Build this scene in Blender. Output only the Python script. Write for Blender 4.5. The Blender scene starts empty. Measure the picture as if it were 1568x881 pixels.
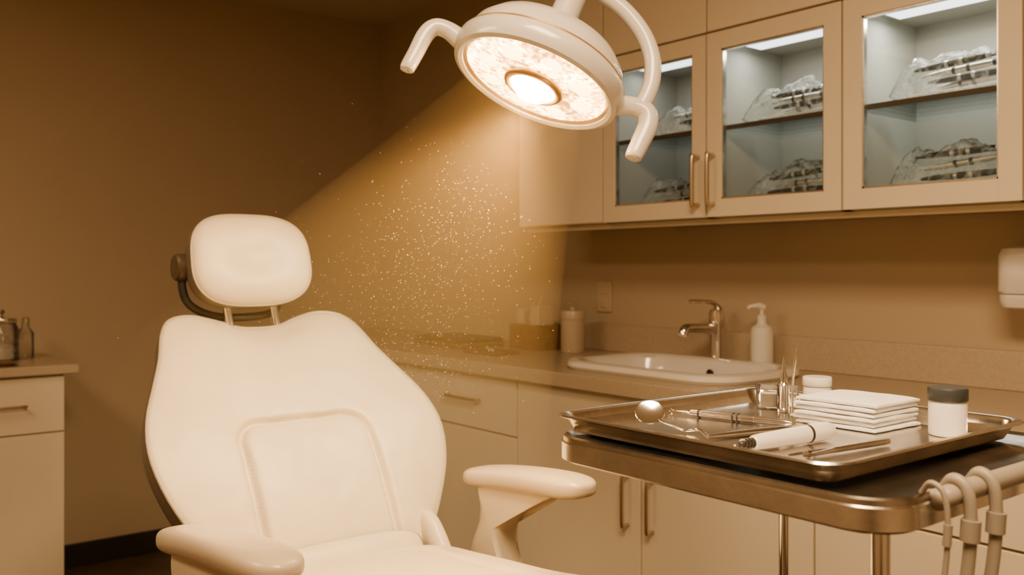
import bpy, bmesh, math, random
from mathutils import Vector, Matrix, noise
random.seed(7)
scene = bpy.context.scene
V = Vector
scene.view_settings.view_transform = 'AgX'
try: scene.view_settings.look = 'AgX - Medium High Contrast'
except Exception as ex_: print('look', ex_)

# ---------------------------------------------------------------- materials
def mat(name, col, rough=0.5, metal=0.0, bump=0.0, bscale=200.0, var=0.0, vscale=6.0,
        coat=0.0, spec=0.5, emis=None, estr=0.0, trans=0.0, detail=3.0):
    m = bpy.data.materials.new(name); m.use_nodes = True
    nt = m.node_tree; b = nt.nodes['Principled BSDF']
    b.inputs['Base Color'].default_value = (*col, 1)
    b.inputs['Roughness'].default_value = rough
    b.inputs['Metallic'].default_value = metal
    b.inputs['Specular IOR Level'].default_value = spec
    b.inputs['Coat Weight'].default_value = coat
    b.inputs['Transmission Weight'].default_value = trans
    if emis:
        b.inputs['Emission Color'].default_value = (*emis, 1)
        b.inputs['Emission Strength'].default_value = estr
    tc = nt.nodes.new('ShaderNodeTexCoord')
    if bump > 0:
        n = nt.nodes.new('ShaderNodeTexNoise'); n.inputs['Scale'].default_value = bscale
        n.inputs['Detail'].default_value = detail
        nt.links.new(tc.outputs['Object'], n.inputs['Vector'])
        bp = nt.nodes.new('ShaderNodeBump'); bp.inputs['Strength'].default_value = bump
        bp.inputs['Distance'].default_value = 0.002
        nt.links.new(n.outputs['Fac'], bp.inputs['Height'])
        nt.links.new(bp.outputs['Normal'], b.inputs['Normal'])
    if var > 0:
        n2 = nt.nodes.new('ShaderNodeTexNoise'); n2.inputs['Scale'].default_value = vscale
        n2.inputs['Detail'].default_value = 5
        nt.links.new(tc.outputs['Object'], n2.inputs['Vector'])
        r = nt.nodes.new('ShaderNodeValToRGB')
        r.color_ramp.elements[0].position = 0.3; r.color_ramp.elements[1].position = 0.7
        r.color_ramp.elements[0].color = (*[c*(1-var) for c in col], 1)
        r.color_ramp.elements[1].color = (*[min(1, c*(1+var*0.5)) for c in col], 1)
        nt.links.new(n2.outputs['Fac'], r.inputs['Fac'])
        nt.links.new(r.outputs['Color'], b.inputs['Base Color'])
    return m

def glass_thin(name, tint=(0.93,0.95,0.95), gloss=0.12, rough=0.02, bump=0.0, bscale=30, cloud=0.0):
    m = bpy.data.materials.new(name); m.use_nodes = True
    nt = m.node_tree; nt.nodes.clear()
    o = nt.nodes.new('ShaderNodeOutputMaterial'); mx = nt.nodes.new('ShaderNodeMixShader')
    t = nt.nodes.new('ShaderNodeBsdfTransparent'); g = nt.nodes.new('ShaderNodeBsdfGlossy')
    t.inputs['Color'].default_value = (*tint, 1)
    g.inputs['Roughness'].default_value = rough
    lw = nt.nodes.new('ShaderNodeLayerWeight'); lw.inputs['Blend'].default_value = gloss*2
    nt.links.new(lw.outputs['Fresnel'], mx.inputs['Fac'])
    nt.links.new(t.outputs[0], mx.inputs[1]); nt.links.new(g.outputs[0], mx.inputs[2])
    src = mx.outputs[0]
    if bump:
        tc = nt.nodes.new('ShaderNodeTexCoord')
        n = nt.nodes.new('ShaderNodeTexNoise'); n.inputs['Scale'].default_value = bscale
        nt.links.new(tc.outputs['Object'], n.inputs['Vector'])
        bp = nt.nodes.new('ShaderNodeBump'); bp.inputs['Strength'].default_value = bump; bp.inputs['Distance'].default_value = 0.01
        nt.links.new(n.outputs['Fac'], bp.inputs['Height'])
        nt.links.new(bp.outputs['Normal'], g.inputs['Normal']); nt.links.new(bp.outputs['Normal'], lw.inputs['Normal'])
        if cloud:
            d = nt.nodes.new('ShaderNodeBsdfTranslucent'); d.inputs['Color'].default_value = (0.95,0.96,0.95,1)
            d2 = nt.nodes.new('ShaderNodeBsdfDiffuse'); d2.inputs['Color'].default_value = (0.95,0.96,0.95,1)
            ad_ = nt.nodes.new('ShaderNodeMixShader'); ad_.inputs['Fac'].default_value = 0.5
            nt.links.new(d.outputs[0], ad_.inputs[1]); nt.links.new(d2.outputs[0], ad_.inputs[2])
            w1 = nt.nodes.new('ShaderNodeTexNoise'); w1.inputs['Scale'].default_value = 26; w1.inputs['Detail'].default_value = 6; w1.inputs['Distortion'].default_value = 1.5
            nt.links.new(tc.outputs['Object'], w1.inputs['Vector'])
            mr = nt.nodes.new('ShaderNodeMapRange'); mr.inputs['From Min'].default_value = 0.46; mr.inputs['From Max'].default_value = 0.66
            mr.inputs['To Min'].default_value = cloud*0.5; mr.inputs['To Max'].default_value = cloud*2.6
            nt.links.new(w1.outputs['Fac'], mr.inputs['Value'])
            m2 = nt.nodes.new('ShaderNodeMixShader'); nt.links.new(mr.outputs['Result'], m2.inputs['Fac'])
            nt.links.new(src, m2.inputs[1]); nt.links.new(ad_.outputs[0], m2.inputs[2]); src = m2.outputs[0]
    nt.links.new(src, o.inputs['Surface'])
    return m

M_wall   = mat('wall_paint', (0.56,0.465,0.35), 0.85, bump=0.15, bscale=120, var=0.04, vscale=1.5)
M_ceil   = mat('ceiling_paint', (0.68,0.60,0.49), 0.9, bump=0.1, bscale=90)
M_floor  = mat('floor_vinyl', (0.16,0.12,0.08), 0.45, bump=0.1, bscale=40, var=0.25, vscale=5)
M_base   = mat('dark_baseboard', (0.035,0.028,0.022), 0.5, bump=0.05)
M_cab    = mat('cabinet_laminate', (0.79,0.71,0.58), 0.36, bump=0.04, bscale=300, var=0.02)
M_cabin  = mat('cabinet_interior', (0.50,0.495,0.45), 0.55, bump=0.03)
M_count  = mat('counter_stone', (0.56,0.47,0.36), 0.30, bump=0.05, bscale=300, var=0.10, vscale=160)
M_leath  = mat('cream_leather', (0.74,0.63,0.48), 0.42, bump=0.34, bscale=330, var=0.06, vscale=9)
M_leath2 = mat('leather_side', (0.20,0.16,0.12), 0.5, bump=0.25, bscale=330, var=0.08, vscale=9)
M_pipe   = mat('piping', (0.45,0.39,0.30), 0.4, bump=0.05)
M_plast  = mat('cream_plastic', (0.70,0.60,0.46), 0.4, bump=0.03)
M_armpad = mat('armrest_pad', (0.60,0.50,0.38), 0.34, bump=0.06, bscale=250, coat=0.15)
M_white  = mat('white_plastic', (0.80,0.77,0.72), 0.3, bump=0.02, coat=0.3)
M_lamp   = mat('lamp_enamel', (0.70,0.66,0.60), 0.26, bump=0.02, coat=0.4)
M_ceram  = mat('ceramic', (0.86,0.83,0.78), 0.12, bump=0.01, coat=0.5)
M_chrome = mat('chrome', (0.82,0.79,0.75), 0.12, 1.0, bump=0.02, bscale=60)
M_steel  = mat('brushed_steel', (0.78,0.74,0.69), 0.22, 1.0, bump=0.10, bscale=90, var=0.10, vscale=30)
M_steeld = mat('worn_steel', (0.50,0.46,0.41), 0.27, 1.0, bump=0.15, bscale=60, var=0.3, vscale=14)
M_nickel = mat('nickel_handle', (0.62,0.54,0.42), 0.28, 1.0, bump=0.03)
M_dark   = mat('dark_plastic', (0.05,0.045,0.04), 0.4, bump=0.04)
M_brown  = mat('brown_knob', (0.11,0.08,0.055), 0.4, bump=0.04)
M_gauze  = mat('gauze', (0.92,0.91,0.90), 0.95, bump=0.7, bscale=420)
M_hose   = mat('grey_hose', (0.34,0.30,0.25), 0.45, bump=0.05)
M_lid    = mat('dark_lid', (0.06,0.065,0.065), 0.45, bump=0.1)
M_paper  = mat('paper_label', (0.74,0.71,0.65), 0.7, bump=0.05)
M_wood   = mat('cork_brown', (0.26,0.155,0.08), 0.6, bump=0.2, var=0.2, vscale=30)
M_glass  = glass_thin('door_glass', gloss=0.05)
M_bag    = glass_thin('plastic_wrap', tint=(0.97,0.98,0.97), gloss=0.075, rough=0.14, bump=0.5, bscale=40, cloud=0.19)
M_clear  = glass_thin('clear_plastic', tint=(0.93,0.92,0.90), gloss=0.13, rough=0.05, bump=0.1, cloud=0.08)
M_led    = mat('led_strip', (0.9,0.9,0.9), 0.5, bump=0.01, emis=(0.97,0.98,1.0), estr=2.0)
M_bulb   = mat('lamp_bulb', (1,0.9,0.7), 0.3, bump=0.01, emis=(1.0,0.72,0.38), estr=80)
M_ringm  = mat('lamp_inner_ring', (0.62,0.43,0.24), 0.3, 0.6, bump=0.02)

def lens_mat():
    m = mat('lamp_lens', (0.9,0.75,0.5), 0.2, bump=0.3, bscale=60, coat=0.5)
    nt = m.node_tree; b = nt.nodes['Principled BSDF']
    tc = nt.nodes.new('ShaderNodeTexCoord')
    v = nt.nodes.new('ShaderNodeTexNoise'); v.inputs['Scale'].default_value = 110; v.inputs['Detail'].default_value = 2
    v2 = nt.nodes.new('ShaderNodeTexNoise'); v2.inputs['Scale'].default_value = 17; v2.inputs['Detail'].default_value = 3
    nt.links.new(tc.outputs['Object'], v.inputs['Vector']); nt.links.new(tc.outputs['Object'], v2.inputs['Vector'])
    a = nt.nodes.new('ShaderNodeMath'); a.operation = 'MULTIPLY'
    nt.links.new(v.outputs['Fac'], a.inputs[0]); nt.links.new(v2.outputs['Fac'], a.inputs[1])
    r = nt.nodes.new('ShaderNodeValToRGB')
    r.color_ramp.elements[0].position = 0.15; r.color_ramp.elements[0].color = (1.0,0.46,0.14,1)
    r.color_ramp.elements[1].position = 0.38; r.color_ramp.elements[1].color = (1.0,0.68,0.32,1)
    nt.links.new(a.outputs[0], r.inputs['Fac']); nt.links.new(r.outputs['Color'], b.inputs['Emission Color'])
    mr = nt.nodes.new('ShaderNodeMapRange'); mr.inputs['From Min'].default_value = 0.16; mr.inputs['From Max'].default_value = 0.38
    mr.inputs['To Min'].default_value = 1.4; mr.inputs['To Max'].default_value = 11.0
    nt.links.new(a.outputs[0], mr.inputs['Value']); nt.links.new(mr.outputs['Result'], b.inputs['Emission Strength'])
    return m
M_lens = lens_mat()
M_cell = mat('lamp_reflector_cell', (1,0.85,0.6), 0.15, bump=0.1, bscale=80, coat=0.6, emis=(1.0,0.66,0.30), estr=7.0)

# ---------------------------------------------------------------- geometry helpers
def empty(name, loc):
    e = bpy.data.objects.new(name, None); e.location = loc; e.empty_display_size = 0.1
    scene.collection.objects.link(e); return e

def finish(name, bm, m, parent=None, smooth=True, bevel=0.0, auto=True, segs=3):
    bmesh.ops.remove_doubles(bm, verts=bm.verts, dist=1e-6)
    bmesh.ops.recalc_face_normals(bm, faces=bm.faces)
    me = bpy.data.meshes.new(name); bm.to_mesh(me); bm.free()
    mats = m if isinstance(m, (list, tuple)) else [m]
    for mm in mats: me.materials.append(mm)
    if smooth:
        me.polygons.foreach_set('use_smooth', [True]*len(me.polygons))
        if auto: me.set_sharp_from_angle(angle=math.radians(38))
    o = bpy.data.objects.new(name, me); scene.collection.objects.link(o)
    if bevel > 0:
        md = o.modifiers.new('Bevel', 'BEVEL'); md.width = bevel; md.segments = segs; md.limit_method = 'ANGLE'
        md.angle_limit = math.radians(40); md.harden_normals = False
    if parent is not None:
        o.parent = parent; o.matrix_parent_inverse = Matrix.Translation(-V(parent.location))
    return o

def box(name, lo, hi, m, parent=None, bevel=0.003):
    return boxes(name, [(lo, hi)], m, parent, bevel)

def boxes(name, lst, m, parent=None, bevel=0.003):
    bm = bmesh.new()
    for lo, hi in lst:
        lo = V(lo); hi = V(hi)
        bmesh.ops.create_cube(bm, size=1.0, matrix=Matrix.Translation((lo+hi)/2) @ Matrix.Diagonal((*(hi-lo), 1)))
    return finish(name, bm, m, parent, bevel=bevel)

def loft(name, rings, m, parent=None, cap0=True, cap1=True, M=None):
    bm = bmesh.new()
    vr = [[bm.verts.new((M @ V(p)) if M is not None else V(p)) for p in r] for r in rings]
    n = len(vr[0])
    for a, b in zip(vr, vr[1:]):
        for i in range(n):
            j = (i+1) % n
            bm.faces.new((a[i], a[j], b[j], b[i]))
    if cap0: bm.faces.new(vr[0][::-1])
    if cap1: bm.faces.new(vr[-1])
    return finish(name, bm, m, parent)

def lathe(name, prof, m, parent=None, M=None, seg=48, loc=(0,0,0)):
    MM = Matrix.Translation(loc) if M is None else M
    rings = [[(max(r,1e-5)*math.cos(2*math.pi*i/seg), max(r,1e-5)*math.sin(2*math.pi*i/seg), z) for i in range(seg)] for r, z in prof]
    return loft(name, rings, m, parent, M=MM)

def catmull(pts, sub=8, closed=False):
    P = [V(p) for p in pts]; n = len(P); out = []
    rng = range(n) if closed else range(n-1)
    for i in rng:
        p0 = P[(i-1) % n] if closed or i > 0 else P[0]*2-P[1]
        p1 = P[i]; p2 = P[(i+1) % n]
        p3 = P[(i+2) % n] if closed or i+2 < n else P[-1]*2-P[-2]
        for k in range(sub):
            t = k/sub
            out.append(0.5*((2*p1)+(p2-p0)*t+(2*p0-5*p1+4*p2-p3)*t*t+(3*p1-p0-3*p2+p3)*t*t*t))
    if not closed: out.append(P[-1])
    return out

def tube(name, pts, rad, m, parent=None, sub=8, seg=14, closed=False, M=None, flat=1.0):
    if sub > 1:
        if isinstance(rad, (list, tuple)):
            rr = catmull([(r,0,0) for r in rad], sub, closed); rad = [max(1e-4, v.x) for v in rr]
        pts = catmull(pts, sub, closed)
    else: pts = [V(p) for p in pts]
    if M is not None: pts = [M @ p for p in pts]
    n = len(pts)
    if not isinstance(rad, (list, tuple)): rad = [rad]*n
    tans = []
    for i in range(n):
        a = pts[i-1] if (closed or i > 0) else pts[i]
        b = pts[(i+1) % n] if (closed or i < n-1) else pts[i]
        tans.append((b-a).normalized())
    up = V((0,0,1)) if abs(tans[0].z) < 0.9 else V((1,0,0))
    nrm = (up - tans[0]*up.dot(tans[0])).normalized()
    rings = []
    for i in range(n):
        nrm = (nrm - tans[i]*nrm.dot(tans[i])).normalized()
        bn = tans[i].cross(nrm)
        rings.append([pts[i] + (nrm*math.cos(2*math.pi*k/seg)*flat + bn*math.sin(2*math.pi*k/seg))*rad[i] for k in range(seg)])
    if closed: rings.append(rings[0])
    return loft(name, rings, m, parent, cap0=not closed, cap1=not closed)

def rrect(cx, cy, hx, hy, r, z, n=8):
    r = min(r, hx*0.999, hy*0.999); pts = []
    for (sx, sy, a0) in ((1,1,0),(-1,1,90),(-1,-1,180),(1,-1,270)):
        for k in range(n+1):
            a = math.radians(a0+90*k/n)
            pts.append((cx+sx*(hx-r)+r*math.cos(a), cy+sy*(hy-r)+r*math.sin(a), z))
    return pts

def pillow(name, outline, center, tf, tb, mapf, m, parent=None, p=4.0, disp=None, nfront=26, narc=12, split=0.5):
    bm = bmesh.new(); N = len(outline); cx, cy = center
    prof = []
    r0 = 0.86
    for k in range(1, nfront+1):
        r = r0*k/nfront; prof.append((r, (1-r**p)**(1/p), 0))
    phi0 = math.acos(min(1, ((1-r0**p)**(1/p))**(p/2)))
    for k in range(1, narc+1):
        ph = phi0+(math.pi/2-phi0)*k/narc
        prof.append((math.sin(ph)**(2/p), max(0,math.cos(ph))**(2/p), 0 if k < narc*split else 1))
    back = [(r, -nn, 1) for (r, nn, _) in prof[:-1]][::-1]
    allp = prof + back
    def P(r, nn, o):
        s = cx+(o[0]-cx)*r; h = cy+(o[1]-cy)*r
        n = nn*(tf if nn >= 0 else tb)
        if disp and nn > 0: n += disp(s, h, r)
        return V(mapf(s, h, n))
    rings = [[bm.verts.new(P(r, nn, o)) for o in outline] for (r, nn, _) in allp]
    cf = bm.verts.new(P(0, 1, outline[0])); cb = bm.verts.new(P(0, -1, outline[0]))
    for i in range(N):
        j = (i+1) % N
        bm.faces.new((cf, rings[0][i], rings[0][j]))
        for q in range(len(rings)-1):
            f = bm.faces.new((rings[q][i], rings[q+1][i], rings[q+1][j], rings[q][j]))
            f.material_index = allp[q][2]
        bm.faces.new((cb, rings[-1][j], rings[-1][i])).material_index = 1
    ms = m if isinstance(m, (list, tuple)) else [m, m]
    bmesh.ops.recalc_face_normals(bm, faces=bm.faces)
    me = bpy.data.meshes.new(name); bm.to_mesh(me); bm.free()
    for mm in ms: me.materials.append(mm)
    me.polygons.foreach_set('use_smooth', [True]*len(me.polygons))
    o = bpy.data.objects.new(name, me); scene.collection.objects.link(o)
    if parent is not None:
        o.parent = parent; o.matrix_parent_inverse = Matrix.Translation(-V(parent.location))
    return o

def sym(half):
    return [(s,h,0) for s,h in half] + [(-s,h,0) for s,h in reversed(half) if s > 1e-6]

def superell(hx, hy, e, n=120, taper=0.0):
    out = []
    for i in range(n):
        a = 2*math.pi*i/n; c = math.cos(a); s = math.sin(a)
        y = hy*math.copysign(abs(s)**(2/e), s)
        out.append((hx*math.copysign(abs(c)**(2/e), c)*(1+taper*y/hy), y))
    return out

# ---------------------------------------------------------------- room
RX, RY, RZ = 6.0, -4.6, 2.6
box('floor', (-0.1,RY-0.1,-0.1), (RX+0.1,0.1,0), M_floor, bevel=0)
box('ceiling', (-0.1,RY-0.1,RZ), (RX+0.1,0.1,RZ+0.1), M_ceil, bevel=0)
box('wall_left', (-0.1,RY,0), (0,0,RZ), M_wall, bevel=0)
box('wall_back', (-0.1,0,0), (RX+0.1,0.1,RZ), M_wall, bevel=0)
box('wall_right', (RX,RY,0), (RX+0.1,0,RZ), M_wall, bevel=0)
box('wall_front', (-0.1,RY-0.1,0), (RX+0.1,RY,RZ), M_wall, bevel=0)
box('baseboard_left', (0.0,-1.69,0), (0.014,-0.66,0.10), M_base, bevel=0.003)
box('baseboard_right', (RX-0.014,RY,0), (RX,-0.7,0.10), M_base, bevel=0.003)

def bar_handle(name, a, b, out, parent, r=0.005, so=0.028, m=None):
    a = V(a); b = V(b); o = V(out)*so; d = (b-a).normalized()
    tube(name, [a, a+o*0.75, a+o+d*0.008, b+o-d*0.008, b+o*0.75, b], r, m or M_nickel, parent, sub=5, seg=10)

# ---------------------------------------------------------------- base counter run
CT = 0.975; FR = -0.62
bc = empty('base_cabinet', (2.1,-0.3,0.0))
TK = 0.27
box('carcass_front', (0.002,FR,TK), (4.3,FR+0.02,CT-0.04), M_cab, bc, 0.001)
box('toe_kick', (0.002,FR+0.05,0.0), (4.29,FR+0.07,TK), M_base, bc, 0.001)
box('carcass_bottom', (0.002,FR+0.02,TK), (4.28,-0.02,TK+0.02), M_cab, bc, 0.001)
box('side_panel', (4.28,FR,0), (4.3,-0.002,CT-0.04), M_cab, bc, 0.001)
edges = [0.2,0.78,1.36,1.95,2.51,3.07,3.65,4.29]
for i,(a,b) in enumerate(zip(edges, edges[1:])):
    a += 0.003; b -= 0.003
    if i in (3,4):
        box('door_%d'%i, (a,FR-0.018,TK+0.004), (b,FR,CT-0.05), M_cab, bc, 0.002)
        hx = b-0.045 if i == 3 else a+0.045
        bar_handle('door_handle_%d'%i, (hx,FR-0.018,0.70), (hx,FR-0.018,0.56), (0,-1,0), bc)
    else:
        box('drawer_%d'%i, (a,FR-0.018,0.738), (b,FR,CT-0.05), M_cab, bc, 0.002)
        box('door_%d'%i, (a,FR-0.018,TK+0.004), (b,FR,0.732), M_cab, bc, 0.002)
        c = (a+b)/2
        bar_handle('drawer_handle_%d'%i, (c-0.09,FR-0.018,0.84), (c+0.09,FR-0.018,0.84), (0,-1,0), bc)
sx0,sx1,sy0,sy1 = 2.11,2.69,-0.53,-0.17
ctop = empty('countertop', (2.1,-0.33,CT-0.04))
boxes('counter_slab', [((0.001,-0.66,CT-0.04),(sx0,-0.001,CT)), ((sx1,-0.66,CT-0.04),(4.33,-0.001,CT)),
      ((sx0,-0.66,CT-0.04),(sx1,sy0,CT)), ((sx0,sy1,CT-0.04),(sx1,-0.001,CT))], M_count, ctop, 0.0)
box('counter_nosing', (0.001,-0.668,CT-0.045), (4.335,-0.655,CT+0.0008), M_count, ctop, 0.004)
box('backsplash', (0.001,-0.022,CT), (4.33,-0.001,CT+0.105), M_count, ctop, 0.003)

# sink
sk = empty('sink', (2.40,-0.35,CT))
cx, cy = 2.40,-0.355
rings = []
for hx,hy,r,z in [(0.338,0.218,0.12,CT+0.0005),(0.346,0.226,0.125,CT+0.010),(0.343,0.223,0.12,CT+0.024),(0.33,0.21,0.115,CT+0.030),
                  (0.30,0.182,0.11,CT+0.027),(0.285,0.167,0.105,CT+0.014),(0.276,0.158,0.10,CT-0.02),(0.26,0.142,0.09,CT-0.09),
                  (0.21,0.11,0.08,CT-0.125),(0.12,0.06,0.05,CT-0.132),(0.02,0.02,0.02,CT-0.135)]:
    rings.append(rrect(cx,cy,hx,hy,r,z,10))
loft('basin', rings, M_ceram, sk, cap0=False, cap1=True)
lathe('drain', [(0,0.0),(0.022,0.0),(0.024,0.003),(0.02,0.005),(0,0.004)], M_chrome, sk, loc=(cx,cy,CT-0.1345))
Mo = Matrix.Translation((cx+0.0,cy+0.158,CT-0.018)) @ Matrix.Rotation(math.radians(90),4,'X')
lathe('overflow', [(0,0.0),(0.013,0.0),(0.015,0.004),(0.009,0.006),(0.008,0.002),(0,0.002)], M_dark, sk, M=Mo, seg=24)

# faucet
fx, fy, fz = 2.335,-0.085,CT+0.0005
fc = empty('faucet', (fx,fy,fz))
lathe('faucet_body', [(0,0),(0.032,0),(0.033,0.006),(0.026,0.012),(0.024,0.03),(0.023,0.12),(0.026,0.135),(0.027,0.165),(0.024,0.182),(0.012,0.187),(0,0.188)], M_chrome, fc, loc=(fx,fy,fz))
tube('spout', [(fx,fy,fz+0.115),(fx,fy-0.05,fz+0.122),(fx,fy-0.12,fz+0.126),(fx,fy-0.160,fz+0.124),(fx,fy-0.172,fz+0.105)], [0.017,0.016,0.0155,0.0155,0.0145], M_chrome, fc, seg=20)
tube('lever', [(fx,fy+0.012,fz+0.187),(fx,fy-0.02,fz+0.206),(fx,fy-0.09,fz+0.213),(fx,fy-0.150,fz+0.214)], [0.016,0.013,0.010,0.009], M_chrome, fc, flat=0.6)

# soap dispenser
sd = empty('soap_dispenser', (2.52,-0.09,CT))
lathe('bottle', [(0,0),(0.032,0),(0.036,0.005),(0.036,0.115),(0.033,0.132),(0.016,0.145),(0.014,0.158),(0,0.158)], M_white, sd, loc=(2.52,-0.09,CT+0.0005))
lathe('pump_collar', [(0,0.156),(0.015,0.156),(0.015,0.172),(0.006,0.176),(0.006,0.196),(0,0.197)], M_white, sd, loc=(2.52,-0.09,CT), seg=24)
tube('pump_spout', [(2.525,-0.085,CT+0.197),(2.515,-0.10,CT+0.203),(2.50,-0.125,CT+0.2),(2.497,-0.13,CT+0.192)], [0.011,0.010,0.006,0.005], M_white, sd)

sj = empty('cotton_canister', (1.70,-0.16,CT))
lathe('canister', [(0,0),(0.045,0),(0.047,0.004),(0.047,0.125),(0.049,0.127),(0.049,0.155),(0.046,0.16),(0.012,0.163),(0.012,0.172),(0,0.174)], M_armpad, sj, loc=(1.70,-0.16,CT+0.0005))
tb = empty('supply_caddy', (1.50,-0.17,CT))
boxes('caddy_walls', [((1.41,-0.24,CT),(1.59,-0.10,CT+0.008)),((1.41,-0.24,CT),(1.418,-0.10,CT+0.10)),((1.582,-0.24,CT),(1.59,-0.10,CT+0.10)),
      ((1.41,-0.24,CT),(1.59,-0.232,CT+0.10)),((1.41,-0.108,CT),(1.59,-0.10,CT+0.10))], M_wood, tb, 0.002)
boxes('caddy_contents', [((1.43,-0.22,CT+0.008),(1.47,-0.12,CT+0.16)),((1.48,-0.20,CT+0.008),(1.50,-0.13,CT+0.14)),((1.52,-0.225,CT+0.008),(1.57,-0.14,CT+0.175))], M_armpad, tb, 0.004)
tube('caddy_tongs', [(1.505,-0.2,CT+0.01),(1.51,-0.19,CT+0.12),(1.53,-0.17,CT+0.21)], 0.005, M_chrome, tb)
nt_ = empty('instrument_case', (1.15,-0.30,CT))
box('case_base', (0.98,-0.42,CT), (1.33,-0.20,CT+0.022), M_wood, nt_, 0.006)
box('case_lid', (0.985,-0.415,CT+0.023), (1.325,-0.205,CT+0.038), M_brown, nt_, 0.006)
nb = empty('notepad', (1.55,-0.42,CT))
box('pad_pages', (1.45,-0.50,CT+0.001), (1.64,-0.37,CT+0.012), M_wood, nb, 0.002)
tube('pad_pen', [(1.47,-0.40,CT+0.017),(1.53,-0.44,CT+0.017),(1.60,-0.47,CT+0.017)], 0.0045, M_paper, nb, sub=2)

ol = empty('wall_outlet', (1.72,-0.006,1.185))
box('outlet_plate', (1.675,-0.008,1.125), (1.755,-0.0005,1.245), M_armpad, ol, 0.003)
boxes('outlet_sockets', [((1.697,-0.011,1.195),(1.733,-0.007,1.228)),((1.697,-0.011,1.142),(1.733,-0.007,1.175))], M_armpad, ol, 0.003)

# ---------------------------------------------------------------- upper cabinets
Y0 = -0.35; ZB = 1.45; ZM = 2.005
ex = [1.63,2.08,2.525,2.978,3.43,3.88]
def crumple_bag(name, x0, x1, y0, y1, z0, h, parent, seed):
    bm = bmesh.new(); nx, ny = 34, 18
    def vt(i, j, top):
        u = i/nx; v = j/ny
        e = (max(0,1-abs(2*u-1)**5)*max(0,1-abs(2*v-1)**2.5))**0.5
        x = x0+(x1-x0)*u; y = y0+(y1-y0)*v
        n = noise.noise(V((x*14+seed, y*14, seed*3.1)))+0.4*noise.noise(V((x*50+seed, y*50, seed)))
        if top: z = z0+0.004+e*h*(0.88+0.28*n)
        else: z = z0+0.001
        if e < 0.01: z = z0+0.006+0.012*abs(n)
        return V((x+0.006*n, y, max(z, z0+0.001)))
    for top in (True, False):
        g = [[bm.verts.new(vt(i,j,top)) for j in range(ny+1)] for i in range(nx+1)]
        for i in range(nx):
            for j in range(ny):
                bm.faces.new((g[i][j],g[i+1][j],g[i+1][j+1],g[i][j+1]))
    return finish(name, bm, M_bag, parent, auto=False)

M_instl = mat('pouch_instrument_steel', (0.80,0.79,0.76), 0.32, 0.85, bump=0.05)
def instrument_package(x0, x1, z, seed, h=0.10, n=4):
    y0, y1 = -0.325,-0.16
    e = empty('sterile_instrument_pouch', ((x0+x1)/2, -0.24, z))
    crumple_bag('wrap', x0, x1, y0, y1, z+0.001, h, e, seed)
    rnd = random.Random(seed)
    box('pouch_backing', (x0+0.02,y0+0.05,z+0.004), (x1-0.02,y1-0.02,z+0.018), M_paper, e, 0.006)
    for k in range(n):
        zz = z+0.030+(h-0.055)/n*(k+0.3); yy = y0+0.045+0.022*(n-k)*0.8
        a = V((x0+0.03+rnd.uniform(0,.04), yy, zz-rnd.uniform(0,0.008))); b = V((x1-0.025-rnd.uniform(0,.02), yy+rnd.uniform(-.01,.02), zz+rnd.uniform(0.0,0.018)))
        mm = (M_instl, M_dark, M_instl, M_dark)[k % 4]
        tube('instrument_%d'%k, [a, a.lerp(b,.1), a.lerp(b,.3), a.lerp(b,.72), a.lerp(b,.9), b], [0.003,0.006,0.0085,0.0085,0.006,0.003], mm, e, sub=4, seg=12)
        for q in (.38,.55,.85):
            tube('band_%d'%k, [a.lerp(b,q), a.lerp(b,q+.04)], 0.0096 if q < .8 else 0.0082, M_instl if k % 2 else M_dark, e, sub=1, seg=12)
    return e

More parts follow.
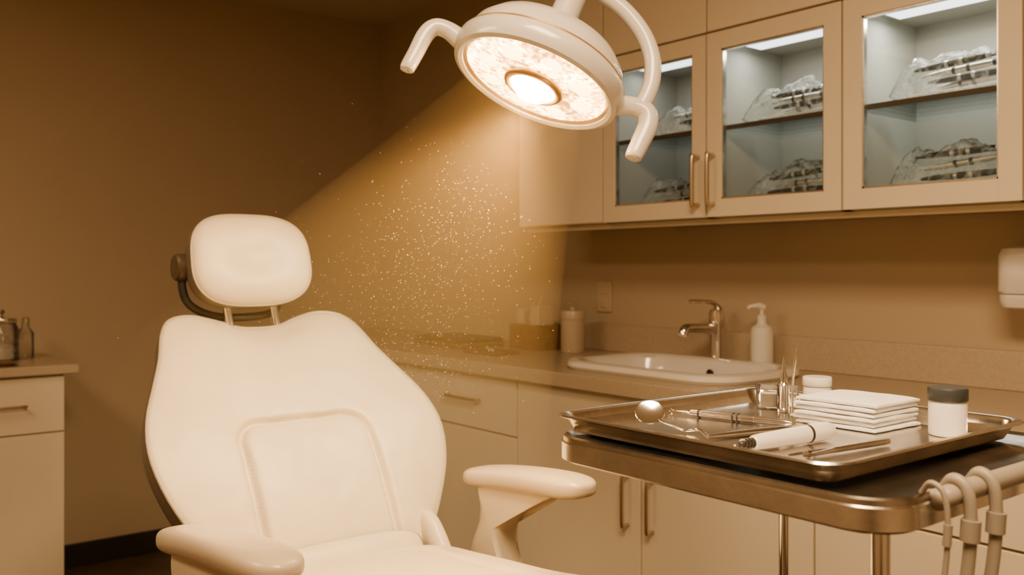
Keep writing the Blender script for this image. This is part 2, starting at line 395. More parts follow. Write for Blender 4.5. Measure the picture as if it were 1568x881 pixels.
def glass_cab(i, hside, led):
    a, b = ex[i], ex[i+1]
    e = empty('glass_front_cabinet', ((a+b)/2, -0.17, ZB))
    t = 0.014
    boxes('carcass', [((a+.0005,Y0,ZB),(a+t,-0.001,ZM)),((b-t,Y0,ZB),(b-.0005,-0.001,ZM)),((a+.0005,Y0,ZB),(b-.0005,-0.001,ZB+0.02)),
        ((a+.0005,Y0,ZM-0.02),(b-.0005,-0.001,ZM)),((a+.0005,-0.012,ZB),(b-.0005,-0.001,ZM))], M_cabin, e, 0.0)
    box('shelf', (a+t,Y0+0.03,1.715), (b-t,-0.013,1.727), M_glass, e, 0.0)
    box('shelf_edge', (a+t,Y0+0.024,1.714), (b-t,Y0+0.03,1.728), M_brown, e, 0.0)
    fw = 0.052; d0, d1 = Y0-0.02, Y0-0.001; A = a+0.003; B = b-0.003; z0 = ZB+0.002; z1 = ZM-0.003
    boxes('door_frame', [((A,d0,z0),(A+fw,d1,z1)),((B-fw,d0,z0),(B,d1,z1)),((A+fw-.0002,d0,z0),(B-fw+.0002,d1,z0+fw)),((A+fw-.0002,d0,z1-fw),(B-fw+.0002,d1,z1))], M_cab, e, 0.0)
    boxes('glass_bead', [((A+fw,d0+.004,z0+fw),(A+fw+.005,d1,z1-fw)),((B-fw-.005,d0+.004,z0+fw),(B-fw,d1,z1-fw)),((A+fw,d0+.004,z0+fw),(B-fw,d1,z0+fw+.005)),((A+fw,d0+.004,z1-fw-.005),(B-fw,d1,z1-fw))], M_steel, e, 0.0)
    box('door_glass_pane', (A+fw-.004,Y0-0.012,z0+fw-.004), (B-fw+.004,Y0-0.009,z1-fw+.004), M_glass, e, 0.0)
    if hside:
        hx = B-0.026 if hside > 0 else A+0.026
        bar_handle('door_handle', (hx,d0,1.49), (hx,d0,1.635), (0,-1,0), e, r=0.0065, so=0.032)
    box('led_strip', (a+0.05,-0.26,ZM-0.03), (b-0.05,-0.17,ZM-0.021), M_led, e, 0.002)
    l = bpy.data.lights.new('cabinet_led', 'AREA'); l.shape = 'RECTANGLE'; l.size = 0.34; l.size_y = 0.07
    l.energy = led; l.color = (1.0,0.95,0.83)
    lo = bpy.data.objects.new('cabinet_led', l); lo.location = ((a+b)/2, -0.215, ZM-0.035)
    scene.collection.objects.link(lo); lo.parent = e; lo.matrix_parent_inverse = Matrix.Translation(-V(e.location))
    return e
glass_cab(1, 1, 0.34); glass_cab(2, -1, 0.75); glass_cab(3, 0, 1.25)
def plain_cab(a, b, z0, z1):
    e = empty('wall_cabinet', ((a+b)/2, -0.17, z0))
    box('carcass', (a+.0005,Y0,z0), (b-.0005,-0.001,z1), M_cab, e, 0.0)
    box('door', (a+.003,Y0-0.02,z0+.003), (b-.003,Y0-.0005,z1-.003), M_cab, e, 0.002)
plain_cab(1.63,2.08,ZB,ZM); plain_cab(3.43,3.88,ZB,ZM)
for a,b in zip(ex, ex[1:]): plain_cab(a, b, ZM+0.001, RZ-0.002)
box('trim_1', (1.63,Y0+0.02,ZB-0.018), (3.88,Y0+0.04,ZB-0.0005), M_cab, None, 0.002)
instrument_package(2.18,2.48,1.472,3.3,0.12); instrument_package(2.25,2.48,1.728,5.1,0.10,3)
instrument_package(2.61,2.90,1.472,8.2,0.13); instrument_package(2.62,2.91,1.728,11.7,0.11)
instrument_package(3.07,3.38,1.472,15.2,0.155); instrument_package(3.08,3.37,1.728,19.4,0.12)

pd = empty('paper_towel_dispenser', (3.42,-0.06,1.2))
rg = [rrect(3.42,-0.075,hx,hy,0.03,z,6) for hx,hy,z in ((0.12,0.055,1.195),(0.145,0.068,1.2),(0.15,0.073,1.215),(0.15,0.073,1.232))]
loft('dispenser_tray', rg, M_white, pd)
rg = [rrect(3.42,-0.075,hx,hy,0.035,z,6) for hx,hy,z in ((0.15,0.07,1.234),(0.155,0.0735,1.24),(0.155,0.0735,1.33),(0.148,0.068,1.348),(0.12,0.05,1.355))]
loft('dispenser_cover', rg, M_white, pd)

# ---------------------------------------------------------------- left side cabinet
lc = empty('side_cabinet', (0.3,-2.4,0))
LZ = 0.935
box('body', (0.002,-3.3,0.09), (0.53,-1.70,LZ-0.035), M_cab, lc, 0.002)
box('plinth', (0.002,-3.29,0.0), (0.48,-1.72,0.09), M_base, lc, 0.001)
box('top', (0.001,-3.32,LZ-0.035), (0.57,-1.655,LZ), M_count, lc, 0.004)
for k in range(3):
    b = -1.703-0.53*k; a = b-0.527
    box('drawer_front_%d'%k, (0.53,a,0.685), (0.548,b,LZ-0.045), M_cab, lc, 0.002)
    box('door_front_%d'%k, (0.53,a,0.10), (0.548,b,0.68), M_cab, lc, 0.002)
    c = (a+b)/2
    bar_handle('pull_%d'%k, (0.548,c-0.10,0.79), (0.548,c+0.12,0.79), (1,0,0), lc)
jx, jy = 0.26,-1.87
gj = empty('glass_jar', (jx,jy,LZ))
lathe('jar_body', [(0,0.001),(0.060,0.001),(0.066,0.006),(0.066,0.125),(0.058,0.142),(0.056,0.15),(0.053,0.145),(0.061,0.123),(0.061,0.01),(0,0.008)], M_clear, gj, loc=(jx,jy,LZ))
lathe('jar_contents', [(0,0.009),(0.058,0.009),(0.058,0.055),(0.03,0.063),(0,0.065)], M_paper, gj, loc=(jx,jy,LZ))
lathe('jar_lid', [(0,0.15),(0.060,0.15),(0.062,0.155),(0.060,0.166),(0.02,0.170),(0.012,0.174),(0.012,0.182),(0.019,0.19),(0.015,0.20),(0,0.203)], M_steel, gj, loc=(jx,jy,LZ))
s2 = empty('spray_bottle', (0.18,-1.76,LZ))
lathe('bottle', [(0,0.0006),(0.03,0.0006),(0.032,0.004),(0.032,0.10),(0.014,0.125),(0.014,0.14),(0,0.14)], M_clear, s2, loc=(0.18,-1.765,LZ), seg=28)
lathe('cap', [(0,0.14),(0.017,0.14),(0.017,0.16),(0.01,0.165),(0,0.165)], M_steel, s2, loc=(0.18,-1.765,LZ), seg=28)
mt = empty('metal_tray', (0.45,-1.97,LZ))
loft('tray_shell', [rrect(0.45,-1.97,hx,hy,0.02,z,5) for hx,hy,z in ((0.07,0.10,LZ+.001),(0.08,0.11,LZ+.012),(0.085,0.115,LZ+.013),(0.078,0.108,LZ+.012),(0.068,0.098,LZ+.004))], M_wood, mt)

# ---------------------------------------------------------------- dental chair
CY = -1.722
ch = empty('dental_chair', (2.95,CY,0))
B0 = V((2.75,CY+0.010,0.758)); cl, sl = 0.784, 0.62
Hh = V((-sl,0,cl)); Hn = V((cl,0,sl))
def back_map(s, h, n):
    wing = 0.50*s*s + 0.016*max(0,(h-0.45))
    lum = -0.22*(h-0.25)**2
    return B0 + V((0,s,0)) + Hh*h + Hn*(n-0.058+wing+lum)
half = [(0.0,0.566),(0.05,0.570),(0.095,0.588),(0.150,0.600),(0.200,0.584),(0.228,0.542),(0.250,0.470),(0.278,0.400),(0.309,0.320),(0.320,0.24),(0.302,0.155),(0.260,0.07),(0.213,0.0),(0.168,-0.045),(0.09,-0.055),(0.0,-0.057)]
outl_c = [(p.x,p.y) for p in catmull(sym(half), 7, True)]
def sdrr(s, h, cx, cy, hx, hy, r):
    qx = abs(s-cx)-(hx-r); qy = abs(h-cy)-(hy-r)
    return math.hypot(max(qx,0),max(qy,0))+min(max(qx,qy),0)-r
def back_disp(s, h, r):
    d = sdrr(s, h, 0, 0.08, 0.140-0.02*max(0,0.1-h), 0.215, 0.05)
    g = -0.017*math.exp(-(d/0.0065)**2)
    ins = 0.010*(1-math.exp(min(0,d)/0.03)) if d < 0 else 0
    wr = 0.005*noise.noise(V((s*7,h*7,1))) + 0.0012*noise.noise(V((s*26,h*26,3)))
    edge = -0.016*max(0,(r-0.68)/0.32)**2
    return (g+ins+wr)*min(1,(1-r)*12)+edge*(1-r**8)
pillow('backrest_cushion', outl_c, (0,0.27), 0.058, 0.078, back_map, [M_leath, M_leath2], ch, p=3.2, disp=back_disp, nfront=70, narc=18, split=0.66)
rr = 0.993; pn = 3.2
tube('backrest_piping', [back_map(o[0]*rr, 0.27+(o[1]-0.27)*rr, 0.058*(1-rr**pn)**(1/pn)+0.001) for o in outl_c[::2]], 0.0036, M_pipe, ch, sub=1, seg=8, closed=True)
pillow('backrest_shell', [(x*0.86, 0.27+(y-0.27)*0.86) for x,y in outl_c], (0,0.27), 0.02, 0.035, lambda s,h,n: back_map(s,h,n-0.08), M_plast, ch, p=3, nfront=12, narc=8)
# headrest
HC = V((2.362,CY-0.012,1.318)); a = math.radians(14)
hN = V((math.cos(a),0,math.sin(a))); hH = V((-math.sin(a),0,math.cos(a)))
hol = superell(0.138,0.105,2.9,132, taper=-0.03)
def head_map(s, h, n): return HC + V((0,s,0)) + hH*h + hN*(n-0.02+0.9*s*s)
def head_disp(s, h, r): return -0.014*math.exp(-((s*s)/(0.06**2)+(h*h)/(0.042**2))) + 0.003*noise.noise(V((s*14,h*14,4)))
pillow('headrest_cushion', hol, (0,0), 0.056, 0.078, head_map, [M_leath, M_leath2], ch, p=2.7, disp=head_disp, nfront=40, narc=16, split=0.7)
tube('headrest_piping', [head_map(o[0]*.99, o[1]*.99, 0.056*(1-.99**2.7)**(1/2.7)+0.001) for o in hol[::2]], 0.0024, M_pipe, ch, sub=1, seg=8, closed=True)
Mk = Matrix.Translation(HC+V((-0.045,-0.115,-0.018))) @ Matrix.Rotation(math.radians(90),4,'X')
lathe('headrest_knob', [(0,0),(0.016,0),(0.018,0.008),(0.028,0.01),(0.030,0.014),(0.030,0.034),(0.026,0.039),(0,0.04)], M_brown, ch, M=Mk, seg=32)
tube('headrest_bracket', [HC+V((-0.045,-0.132,-0.02)),HC+V((-0.045,-0.137,-0.06)),HC+V((-0.045,-0.120,-0.10)),HC+V((-0.04,-0.07,-0.125)),HC+V((-0.035,0.0,-0.130)),HC+V((-0.04,0.07,-0.12)),HC+V((-0.045,0.09,-0.08))], 0.009, M_dark, ch, seg=12)
for k,s in enumerate((-0.052,0.056)):
    p0 = back_map(s,0.53,-0.01); p1 = HC+V((-0.015,s,-0.085))
    tube('headrest_post_%d'%k, [p0, p0.lerp(p1,0.5)+V((-0.008,0,0)), p1], 0.0095, M_steel, ch, seg=16)
# seat
seat_half = [(0.0,0.66),(0.10,0.66),(0.17,0.65),(0.222,0.61),(0.247,0.54),(0.256,0.43),(0.262,0.30),(0.258,0.14),(0.24,0.05),(0.19,0.0),(0.10,-0.012),(0.0,-0.014)]
seat_o = [(p.x,p.y) for p in catmull(sym(seat_half), 6, True)]
def seat_map(s, h, n):
    return V((2.74+h, CY-0.010+s*0.96, 0.710 + 0.090*(h/0.7)**2 + n + 0.12*s*s))
def seat_disp(s, h, r):
    d = sdrr(s, h, 0, 0.33, 0.16, 0.29, 0.06)
    return (-0.010*math.exp(-(d/0.008)**2) + 0.0015*noise.noise(V((s*10,h*10,7))))*min(1,(1-r)*12)
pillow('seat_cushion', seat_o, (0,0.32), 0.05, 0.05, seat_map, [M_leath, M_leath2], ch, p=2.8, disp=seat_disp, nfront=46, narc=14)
leg_o = superell(0.225,0.20,4.5,110)
def leg_map(s, h, n):
    c = V((3.56,CY-0.01,0.585)); H = V((0.45,0,-0.893)); N = V((0.893,0,0.45))
    return c+V((0,s,0))+H*h+N*n
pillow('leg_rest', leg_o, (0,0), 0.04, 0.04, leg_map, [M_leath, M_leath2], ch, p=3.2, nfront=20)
box('leg_rest_link', (3.30,CY-0.08,0.59), (3.54,CY+0.08,0.65), M_plast, ch, 0.015)
for k,sg in enumerate((-1,1)):
    yy = CY+sg*0.222
    pts = [(2.655,0.745),(2.70,0.79),(2.745,0.785),(2.80,0.725),(2.84,0.66),(2.74,0.63),(2.65,0.67)]
    oo = [(p.x,p.y) for p in catmull([(x,z,0) for x,z in pts],5,True)]
    pillow('hinge_cover_%d'%k, oo, (2.74,0.71), 0.02, 0.02, lambda s,h,n,yy=yy: V((s,yy+n,h)), M_plast, ch, p=3, nfront=8, narc=6)
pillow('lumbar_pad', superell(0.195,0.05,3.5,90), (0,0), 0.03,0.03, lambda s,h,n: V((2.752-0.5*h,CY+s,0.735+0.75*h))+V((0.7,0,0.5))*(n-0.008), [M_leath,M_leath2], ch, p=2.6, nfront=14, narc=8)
# armrests
def armrest(k, yc, x0, x1, z0, dz, sx):
    rings = []; n = 44
    for i in range(n+1):
        t = 0.5-0.5*math.cos(math.pi*i/n); x = x0+(x1-x0)*t
        q = abs(2*t-1); e = max(0.02, (1-q**6)**(1/2.4)) if q < 1 else 0.02
        wv = 0.046*e*(0.84+0.22*t); th = 0.023*max(0.05,e)**0.8
        zc = z0 + dz*t + 0.008*math.sin(math.pi*t)
        ring = []
        for j in range(32):
            a = 2*math.pi*j/32; c = math.cos(a); s = math.sin(a)
            ring.append((x, yc+wv*math.copysign(abs(c)**0.62,c), zc+th*math.copysign(abs(s)**0.7,s)))
        rings.append(ring)
    loft('armrest_pad_%d'%k, rings, M_armpad, ch)
    dzz = z0-0.850
    pts = [(2.77,0.862),(2.86,0.864),(2.98,0.872),(3.00,0.862),(2.94,0.835),(2.875,0.80),(2.85,0.75),(2.86,0.68),(2.90,0.60),(2.86,0.565),(2.76,0.56),(2.70,0.60),(2.735,0.70),(2.77,0.77),(2.775,0.82)]
    oo = [(p.x,p.y) for p in catmull([(x+sx,z+dzz,0) for x,z in pts],6,True)]
    pillow('armrest_support_%d'%k, oo, (2.825+sx,0.76), 0.030, 0.030, lambda s,h,n: V((s,yc+n,h)), M_plast, ch, p=3.2, nfront=12, narc=8)
armrest(0, CY-0.312, 2.72, 3.195, 0.836, 0.060, 0.03); armrest(1, CY+0.335, 2.71, 3.09, 0.848, 0.040, 0)
box('arm_crossbar', (2.76,CY-0.32,0.585), (2.84,CY+0.34,0.635), M_plast, ch, 0.012)
loft('seat_frame', [rrect(3.02,CY,hx,hy,0.06,z,6) for hx,hy,z in ((0.26,0.14,0.54),(0.31,0.18,0.58),(0.33,0.20,0.64),(0.32,0.195,0.67))], M_plast, ch)
loft('lift_column', [rrect(2.98,CY,hx,hy,0.05,z,6) for hx,hy,z in ((0.20,0.13,0.06),(0.16,0.11,0.12),(0.13,0.10,0.30),(0.13,0.10,0.48),(0.18,0.12,0.57))], M_plast, ch)
loft('floor_base', [rrect(2.98,CY,hx,hy,0.14,z,8) for hx,hy,z in ((0.42,0.24,0.0),(0.43,0.25,0.02),(0.42,0.24,0.05),(0.36,0.19,0.065))], M_dark, ch)

# ---------------------------------------------------------------- instrument table, tray
TT = 1.085
tbx, tby, thx, thy = 3.670,-1.549,0.233,0.240
it = empty('instrument_table', (tbx,tby,0))
def rr_(d, z, r=0.05): return rrect(tbx,tby,thx+d,thy+d,r+d,z,10)
loft('table_top', [rr_(-0.012,TT-0.028),rr_(-0.004,TT-0.031),rr_(0.0,TT-0.028),rr_(0.001,TT-0.004),rr_(0,TT+0.001),rr_(-0.003,TT+0.003),rr_(-0.006,TT+0.001),rr_(-0.009,TT-0.001)], M_steeld, it)
loft('table_edge_band', [rr_(0.0005,TT-0.028),rr_(0.003,TT-0.027),rr_(0.003,TT-0.006),rr_(0.0005,TT-0.004)], M_steel, it, cap0=False, cap1=False)
for k,(lx,ly) in enumerate(((3.864,-1.735),(3.50,-1.37),(3.85,-1.36))):
    tube('leg_%d'%k, [(lx,ly,TT-0.028),(lx,ly,0.09)], 0.0095 if k==0 else 0.008, M_chrome, it, sub=1, seg=20)
    lathe('caster_%d'%k, [(0,-0.03),(0.02,-0.028),(0.03,-0.012),(0.03,0.012),(0.02,0.028),(0,0.03)], M_dark, it, M=Matrix.Translation((lx,ly,0.03)) @ Matrix.Rotation(math.radians(90),4,'X'), seg=24)
    tube('caster_fork_%d'%k, [(lx,ly,0.10),(lx,ly,0.03)], 0.011, M_steel, it, sub=1)
tube('base_frame', [(3.864,-1.735,0.10),(3.85,-1.36,0.10),(3.50,-1.37,0.10)], 0.010, M_chrome, it, sub=1, seg=14)
tube('side_rail', [(3.890,-1.70,TT-0.010),(3.908,-1.705,TT-0.004),(3.914,-1.68,TT+0.000),(3.914,-1.55,TT+0.000),(3.914,-1.40,TT+0.000),(3.897,-1.37,TT-0.010)], 0.0105, M_hose, it, sub=6, seg=16)
hs = [((3.918,-1.690),0.0062),((3.920,-1.642),0.0062),((3.912,-1.722),0.0028),((3.918,-1.50),0.006)]
for k,((x,y),r) in enumerate(hs):
    tube('hose_%d'%k, [(x-0.016,y+0.004,TT+0.002),(x-0.005,y,TT+0.0135),(x+0.007,y,TT+0.006),(x+0.011,y,TT-0.02),(x+0.009,y-0.002,TT-0.07),(x+0.000,y-0.014,TT-0.16),(x-0.008,y-0.01,TT-0.28),(x-0.008,y,0.55),(x-0.03,y+0.08,0.33),(3.86,-1.50,0.20),(3.852,-1.40,0.14)], r, M_hose, it, sub=7, seg=12)
    tube('hose_clip_%d'%k, [(x+0.0115,y,TT-0.022),(x+0.0105,y-.0008,TT-0.042)], r*1.45, M_hose, it, sub=1, seg=14)

# steel tray
tx, ty, hx, hy = 3.640,-1.568,0.206,0.215
TR = TT+0.0035
tr = empty('instrument_tray', (tx,ty,TR))
def tr_(d, z, r=0.035): return rrect(tx,ty,hx+d,hy+d,r+d,z,12)
loft('tray_shell', [tr_(-0.028,TR),tr_(-0.019,TR+0.001),tr_(-0.011,TR+0.014),tr_(-0.009,TR+0.021),tr_(-0.006,TR+0.0235),tr_(0.001,TR+0.024),tr_(0.003,TR+0.022),tr_(0.001,TR+0.0205),
     tr_(-0.005,TR+0.021),tr_(-0.0085,TR+0.018),tr_(-0.0115,TR+0.013),tr_(-0.020,TR+0.003),tr_(-0.029,TR+0.0015)], M_steel, tr)
TS = TR+0.0016

A = V((3.608,-1.679,TS+0.004)); Bp = V((3.640,-1.545,TS+0.005))
mm = empty('dental_mirror', A)
tube('shank', [(3.517,-1.667,TS+0.012),(3.535,-1.666,TS+0.007),(3.56,-1.668,TS+0.004),(3.575,-1.66,TS+0.006),(3.59,-1.668,TS+0.006),A], [0.0018,0.0018,0.0018,0.0019,0.0021,0.0026], M_chrome, mm, sub=6)
tube('handle', [A, A.lerp(Bp,.15), A.lerp(Bp,.4), A.lerp(Bp,.8), Bp], [0.0024,0.0037,0.0044,0.0044,0.0028], M_steel, mm)
Mm = Matrix.Translation((3.502,-1.668,TS+0.019)) @ (V((0.45,-0.50,0.74)).to_track_quat('Z','Y').to_matrix().to_4x4())
lathe('mirror_back', [(0,-0.004),(0.010,-0.0035),(0.0175,-0.001),(0.0195,0.001),(0.0188,0.0024),(0.0170,0.0019)], M_chrome, mm, M=Mm, seg=40)
lathe('mirror_glass', [(0.0171,0.0018),(0.0155,0.0015),(0,0.0014)], M_chrome, mm, M=Mm, seg=40)
P0 = V((3.455,-1.566,TS+0.006)); P1 = V((3.622,-1.528,TS+0.0065))
ep = empty('dental_explorer', P0)
tube('tip', [P0+V((-0.004,-0.004,0.004)), P0, P0.lerp(P1,.14)], [0.0008,0.0014,0.0022], M_chrome, ep)
tube('handle', [P0.lerp(P1,.12),P0.lerp(P1,.18),P0.lerp(P1,.45),P0.lerp(P1,.9),P1], [0.0022,0.005,0.0055,0.0048,0.002], M_steel, ep)
for t in (0.22,0.52,0.56): tube('ring', [P0.lerp(P1,t),P0.lerp(P1,t+0.012)], 0.0062, M_dark, ep, sub=1)
tube('grip', [P0.lerp(P1,.60),P0.lerp(P1,.70)], 0.0056, M_steeld, ep, sub=1)
H0 = V((3.688,-1.722,TS+0.0112)); H1 = V((3.700,-1.562,TS+0.0122))
hp = empty('dental_handpiece', H0)
L = lambda t: H0.lerp(H1,t)
tube('nose', [L(0),L(.02),L(.10),L(.13)], [0.003,0.0045,0.0050,0.006], M_dark, hp, sub=3)
for t in (.03,.06,.09): tube('nose_ring', [L(t),L(t+.012)], 0.0062, M_steeld, hp, sub=1)
tube('body', [L(.13),L(.16),L(.3),L(.60),L(.72)], [0.0065,0.0085,0.0095,0.0105,0.0108], M_white, hp, sub=5, seg=24)
tube('collar', [L(.715),L(.74)], 0.0112, M_dark, hp, sub=1, seg=24)
tube('tail', [L(.74),L(.78),L(.94),L(1.0)], [0.0112,0.0115,0.0112,0.0085], M_white, hp, sub=5, seg=24)
tube('bur', [L(-.05),L(0.01)], 0.0012, M_chrome, hp, sub=1)
Q0 = V((3.742,-1.700,TS+0.0045)); Q1 = V((3.762,-1.540,TS+0.005))
tw = empty('dental_tweezers', Q0)
LQ = lambda t: Q0.lerp(Q1,t)
tube('arm_a', [LQ(0)+V((-.006,0,0)),LQ(.2)+V((-.004,0,0)),LQ(.35),LQ(.95),LQ(1)], [0.0014,0.0026,0.0036,0.0040,0.002], M_steel, tw)
tube('arm_b', [LQ(0)+V((.006,0.01,0)),LQ(.15)+V((.006,0,0)),LQ(.35)+V((.002,0,0)),LQ(.5)], [0.0012,0.0020,0.003,0.003], M_steel, tw)
tube('band', [LQ(.13),LQ(.16)], 0.0045, M_steeld, tw, sub=1)
# gauze stack
gz = empty('gauze_stack', (3.655,-1.425,TS))
rnd = random.Random(2)
for k in range(6):
    z = TS+0.0012+0.0062*k
    ox, oy, rt = rnd.uniform(-.0025,.0025), rnd.uniform(-.0025,.0025), rnd.uniform(-.03,.03)
    bm = bmesh.new(); n = 18; g = {}
    for t in (0,1):
        for i in range(n+1):
            for j in range(n+1):
                u = 2*i/n-1; v = 2*j/n-1
                x = u*0.059; y = v*0.055
                x += 0.0012*noise.noise(V((v*3,k*5.1,0.3)))*abs(u)**6*(1 if u > 0 else -1); y += 0.0012*noise.noise(V((u*3,k*3.7,8.3)))*abs(v)**6
                zz = (0.0058 if t else 0.0) + (0.0012*noise.noise(V((x*28,y*28,k*2.0)))*(1 if t else 0))
                if t: zz -= 0.0016*(abs(u)**8+abs(v)**8)*0.8
                g[t,i,j] = bm.verts.new(Matrix.Translation((3.655+ox,-1.432+oy,z)) @ Matrix.Rotation(rt,4,'Z') @ V((x,y,zz)))
    for i in range(n):
        for j in range(n):
            bm.faces.new((g[1,i,j],g[1,i+1,j],g[1,i+1,j+1],g[1,i,j+1])); bm.faces.new((g[0,i,j],g[0,i,j+1],g[0,i+1,j+1],g[0,i+1,j]))
        bm.faces.new((g[0,i,0],g[0,i+1,0],g[1,i+1,0],g[1,i,0])); bm.faces.new((g[0,i,n],g[1,i,n],g[1,i+1,n],g[0,i+1,n]))
        bm.faces.new((g[0,0,i],g[1,0,i],g[1,0,i+1],g[0,0,i+1])); bm.faces.new((g[0,n,i],g[0,n,i+1],g[1,n,i+1],g[1,n,i]))
    finish('gauze_%d'%k, bm, M_gauze, gz, auto=False, bevel=0.0014, segs=3)
def jar(name, x, y, r, h, lidh, mb, ml):
    e = empty(name, (x,y,TS))
    lathe('body', [(0,0.0004),(r*.93,0.0004),(r,0.002),(r,h-lidh-0.003),(r*.9,h-lidh),(0,h-lidh)], mb, e, loc=(x,y,TS), seg=40)
    prof = [(0,h-lidh),(r*1.02,h-lidh),(r*1.05,h-lidh+.001),(r*1.05,h-.002),(r*1.0,h),(0,h)]
    lathe('lid', prof, ml, e, loc=(x,y,TS), seg=40)
    return e
jar('specimen_jar', 3.774,-1.419,0.0225,0.060,0.016, M_white, M_lid)
jar('ointment_jar', 3.571,-1.392,0.0195,0.053,0.013, M_white, M_white)
cp = empty('medicine_cup', (3.497,-1.405,TS))
lathe('cup_wall', [(0,0.0005),(0.017,0.0005),(0.0175,0.002),(0.0185,0.030),(0.0195,0.031),(0.0195,0.036),(0.018,0.037),(0.0168,0.033),(0.016,0.004),(0,0.003)], M_clear, cp, loc=(3.497,-1.405,TS))
lathe('cup_contents', [(0,0.0032),(0.0158,0.0032),(0.0162,0.022),(0,0.023)], M_paper, cp, loc=(3.497,-1.405,TS), seg=30)
bs = empty('bur_stand', (3.533,-1.418,TS))
lathe('holder', [(0,0.0004),(0.010,0.0004),(0.010,0.004),(0.0065,0.006),(0.0065,0.038),(0.008,0.04),(0.0055,0.044),(0.0055,0.052),(0.003,0.058),(0.0022,0.072),(0.0005,0.082),(0,0.082)], M_steel, bs, loc=(3.533,-1.418,TS), seg=24)
vx, vy = 3.558,-1.432
tubeo = empty('probe_in_vial', (vx,vy,TS))
lathe('vial', [(0,0.0004),(0.0075,0.0004),(0.0078,0.002),(0.0078,0.042),(0.007,0.042),(0.007,0.003),(0,0.002)], M_clear, tubeo, loc=(vx,vy,TS), seg=24)
tube('probe', [(vx-.001,vy,TS+0.003),(vx,vy,TS+0.05),(vx+.0025,vy+.0035,TS+0.082),(vx+.004,vy+.006,TS+0.098)], [0.0014,0.0016,0.0026,0.0018], M_steel, tubeo)

# ---------------------------------------------------------------- operating lamp
LC = V((3.077,-1.508,1.628))
nvec = V((-0.045,-0.440,-0.896)).normalized(); e1 = V((0.575,0.720,-0.386)); e1 = (e1-nvec*e1.dot(nvec)).normalized()
b = -nvec; yv = b.cross(e1)
ML = Matrix(((e1.x,yv.x,b.x,LC.x),(e1.y,yv.y,b.y,LC.y),(e1.z,yv.z,b.z,LC.z),(0,0,0,1)))
lp = empty('dental_operating_lamp', LC)
lathe('housing', [(0.137,0.004),(0.139,-0.003),(0.146,-0.006),(0.154,-0.003),(0.158,0.006),(0.160,0.018),(0.158,0.030),(0.152,0.036),(0.149,0.038),(0.148,0.046),(0.142,0.062),(0.125,0.082),(0.095,0.098),(0.055,0.107),(0.0,0.110)], M_lamp, lp, M=ML, seg=96)
lathe('inner_bezel', [(0.139,0.004),(0.1375,0.0),(0.132,0.004),(0.128,0.009)], M_ringm, lp, M=ML, seg=96)
lathe('lens', [(0.133,0.004),(0.120,0.001),(0.09,-0.002),(0.05,-0.003),(0.0,-0.003)], M_lens, lp, M=ML, seg=96)
bm = bmesh.new()
for k in range(8):
    a = 2*math.pi*k/8+0.2
    bmesh.ops.create_uvsphere(bm, u_segments=20, v_segments=12, radius=0.022, matrix=ML @ Matrix.Translation((0.092*math.cos(a),0.092*math.sin(a),0.001)) @ Matrix.Diagonal((1,1,0.3,1)))
finish('reflector_cells', bm, M_cell, lp)
def torus_ring(name, R, r, z, m):
    pts = [V((R*math.cos(2*math.pi*i/64),R*math.sin(2*math.pi*i/64),z)) for i in range(64)]
    tube(name, pts, r, m, lp, sub=1, seg=12, closed=True, M=ML)
torus_ring('bulb_ring', 0.048, 0.0085, -0.006, M_ringm)
lathe('bulb', [(0.040,0.0),(0.038,-0.016),(0.026,-0.027),(0.0,-0.031)], M_bulb, lp, M=ML, seg=48)
def lt(name, pts, r, m=M_lamp, **k): tube(name, [V(p) for p in pts], r, m, lp, M=ML, **k)
lt('handle_grip_0', [(-0.150,0,0.022),(-0.180,0,0.030),(-0.203,0,0.026),(-0.213,0,0.005),(-0.215,0,-0.035),(-0.217,0,-0.066),(-0.217,0,-0.072)], [0.019,0.016,0.0155,0.0155,0.0145,0.0135,0.009], seg=20)
lt('handle_grip_1', [(0.150,0,0.022),(0.178,0,0.032),(0.203,0,0.030),(0.214,0,0.008),(0.213,0,-0.030),(0.211,0,-0.056),(0.211,0,-0.062)], [0.019,0.017,0.0185,0.0185,0.017,0.0155,0.011], seg=20)
torus_ring('joint_seam', 0.1515, 0.0022, 0.0365, M_ringm)
lt('yoke', [(0.190,0,0.03),(0.194,0,0.065),(0.190,0,0.10),(0.175,0,0.137),(0.145,0,0.172),(0.100,0,0.200),(0.05,0,0.214),(0.0,0,0.217)], 0.0155, seg=20)
lt('neck', [(0.0,0,0.10),(0,0,0.15),(0,0,0.222)], [0.030,0.026,0.026], seg=24, sub=4)
hub = ML @ V((0,0,0.222))
bmh = bmesh.new(); bmesh.ops.create_uvsphere(bmh, u_segments=32, v_segments=20, radius=0.034, matrix=Matrix.Translation(hub))
finish('hub', bmh, M_lamp, lp)
tube('drop_arm', [hub, hub+V((0,0,0.10)), V((hub.x,hub.y,2.50)), V((hub.x,hub.y,2.599))], 0.022, M_lamp, lp, sub=1, seg=24)
lathe('ceiling_canopy', [(0,0),(0.06,0),(0.075,0.015),(0.08,0.048),(0,0.049)], M_lamp, lp, loc=(hub.x,hub.y,2.55))
sp = bpy.data.lights.new('lamp_beam', 'SPOT'); sp.energy = 46; sp.color = (1.0,0.67,0.34)
sp.spot_size = math.radians(98); sp.spot_blend = 0.5; sp.shadow_soft_size = 0.05
so = bpy.data.objects.new('lamp_beam', sp); so.location = LC+nvec*0.05
so.rotation_euler = (V((2.62,-1.64,0.92))-so.location).to_track_quat('-Z','Y').to_euler()
scene.collection.objects.link(so); so.parent = lp; so.matrix_parent_inverse = Matrix.Translation(-V(lp.location))

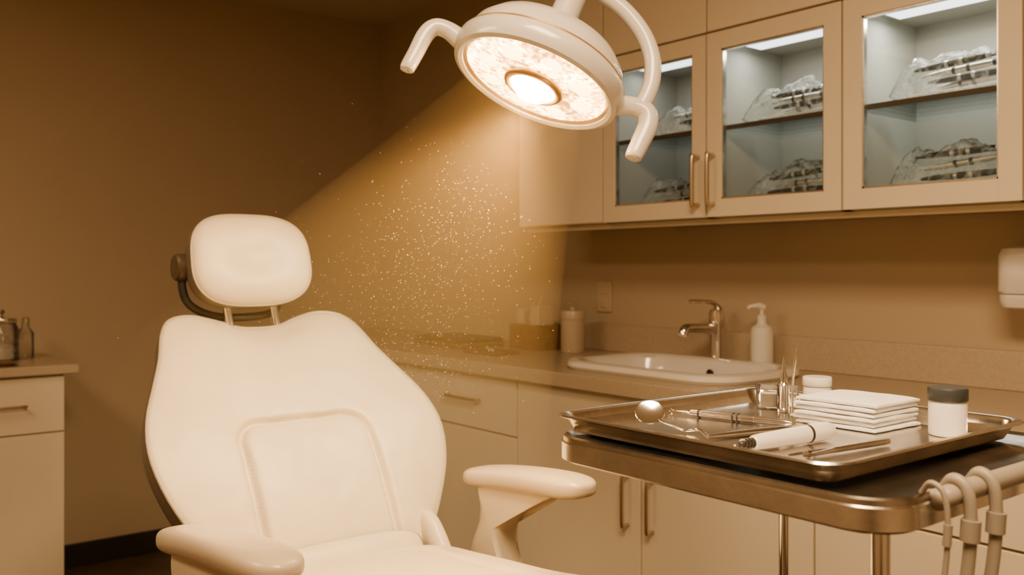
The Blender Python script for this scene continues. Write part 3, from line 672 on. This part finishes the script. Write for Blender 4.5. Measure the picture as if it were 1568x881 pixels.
# airborne dust: motes, plus a haze cone shaped and tinted as the lamp beam
ad = empty('airborne_dust', LC)
ax = V((-0.671,-0.040,-0.740)).normalized()
bm = bmesh.new(); rnd = random.Random(5)
for k in range(2400):
    t = rnd.uniform(0.25,1.2); p = LC + ax*t + V((rnd.gauss(0,1),rnd.gauss(0,1),rnd.gauss(0,1)))*0.2*t
    if p.z < 1.0 or p.y > -0.7 or (p-V(LC)).length < 0.2: continue
    bmesh.ops.create_icosphere(bm, subdivisions=1, radius=rnd.uniform(0.0003,0.0008), matrix=Matrix.Translation(p))
M_dust = mat('dust', (0.95,0.80,0.58), 0.9, bump=0.01)
finish('motes', bm, M_dust, ad)
mh = bpy.data.materials.new('haze'); mh.use_nodes = True; nt = mh.node_tree; nt.nodes.clear()
o = nt.nodes.new('ShaderNodeOutputMaterial'); vs = nt.nodes.new('ShaderNodeVolumeScatter')
vs.inputs['Density'].default_value = 0.33; vs.inputs['Anisotropy'].default_value = 0.0; vs.inputs['Color'].default_value = (1,0.70,0.36,1)
nt.links.new(vs.outputs[0], o.inputs['Volume'])
MH = Matrix.Translation(LC+nvec*0.03) @ (ax.to_track_quat('Z','Y').to_matrix().to_4x4())
lathe('beam_haze', [(0.0,0.0),(0.10,0.0),(0.12,0.03),(0.19,0.2),(0.52,0.95),(0.0,0.98)], mh, ad, M=MH, seg=48)

# ---------------------------------------------------------------- unseen ceiling fill lights, added to brighten the room
def ceiling_fill(x, y, sx, sy, en, col):
    e = empty('ceiling_fill_panel', (x,y,RZ-0.03))
    boxes('frame', [((x-sx/2-.03,y-sy/2-.03,RZ-.03),(x+sx/2+.03,y-sy/2,RZ-.001)),((x-sx/2-.03,y+sy/2,RZ-.03),(x+sx/2+.03,y+sy/2+.03,RZ-.001)),
         ((x-sx/2-.03,y-sy/2,RZ-.03),(x-sx/2,y+sy/2,RZ-.001)),((x+sx/2,y-sy/2,RZ-.03),(x+sx/2+.03,y+sy/2,RZ-.001))], M_white, e, 0.0)
    l = bpy.data.lights.new('panel_fill', 'AREA'); l.shape = 'RECTANGLE'; l.size = sx; l.size_y = sy; l.energy = en; l.color = col
    lo = bpy.data.objects.new('panel_fill', l); lo.location = (x,y,RZ-0.02); scene.collection.objects.link(lo)
    lo.parent = e; lo.matrix_parent_inverse = Matrix.Translation(-V(e.location))
ceiling_fill(4.2,-2.2,1.2,0.6,66,(1.0,0.72,0.45))
ceiling_fill(2.0,-3.5,1.2,0.6,30,(1.0,0.72,0.45))

w = bpy.data.worlds.new('World'); scene.world = w; w.use_nodes = True
w.node_tree.nodes['Background'].inputs['Color'].default_value = (1.0,0.75,0.5,1)
w.node_tree.nodes['Background'].inputs['Strength'].default_value = 0.03

# ---------------------------------------------------------------- camera
cam = bpy.data.cameras.new('Camera'); co = bpy.data.objects.new('Camera', cam); scene.collection.objects.link(co)
co.location = (4.34,-2.57,1.3)
fwd = V((-0.781,0.6245,0)).normalized()
co.rotation_euler = fwd.to_track_quat('-Z','Y').to_euler()
cam.sensor_width = 36; cam.lens = 1420/1568*36; cam.shift_y = -30.5/1568
cam.clip_start = 0.02
cam.dof.use_dof = True; cam.dof.focus_distance = 1.35; cam.dof.aperture_fstop = 5.6
scene.camera = co
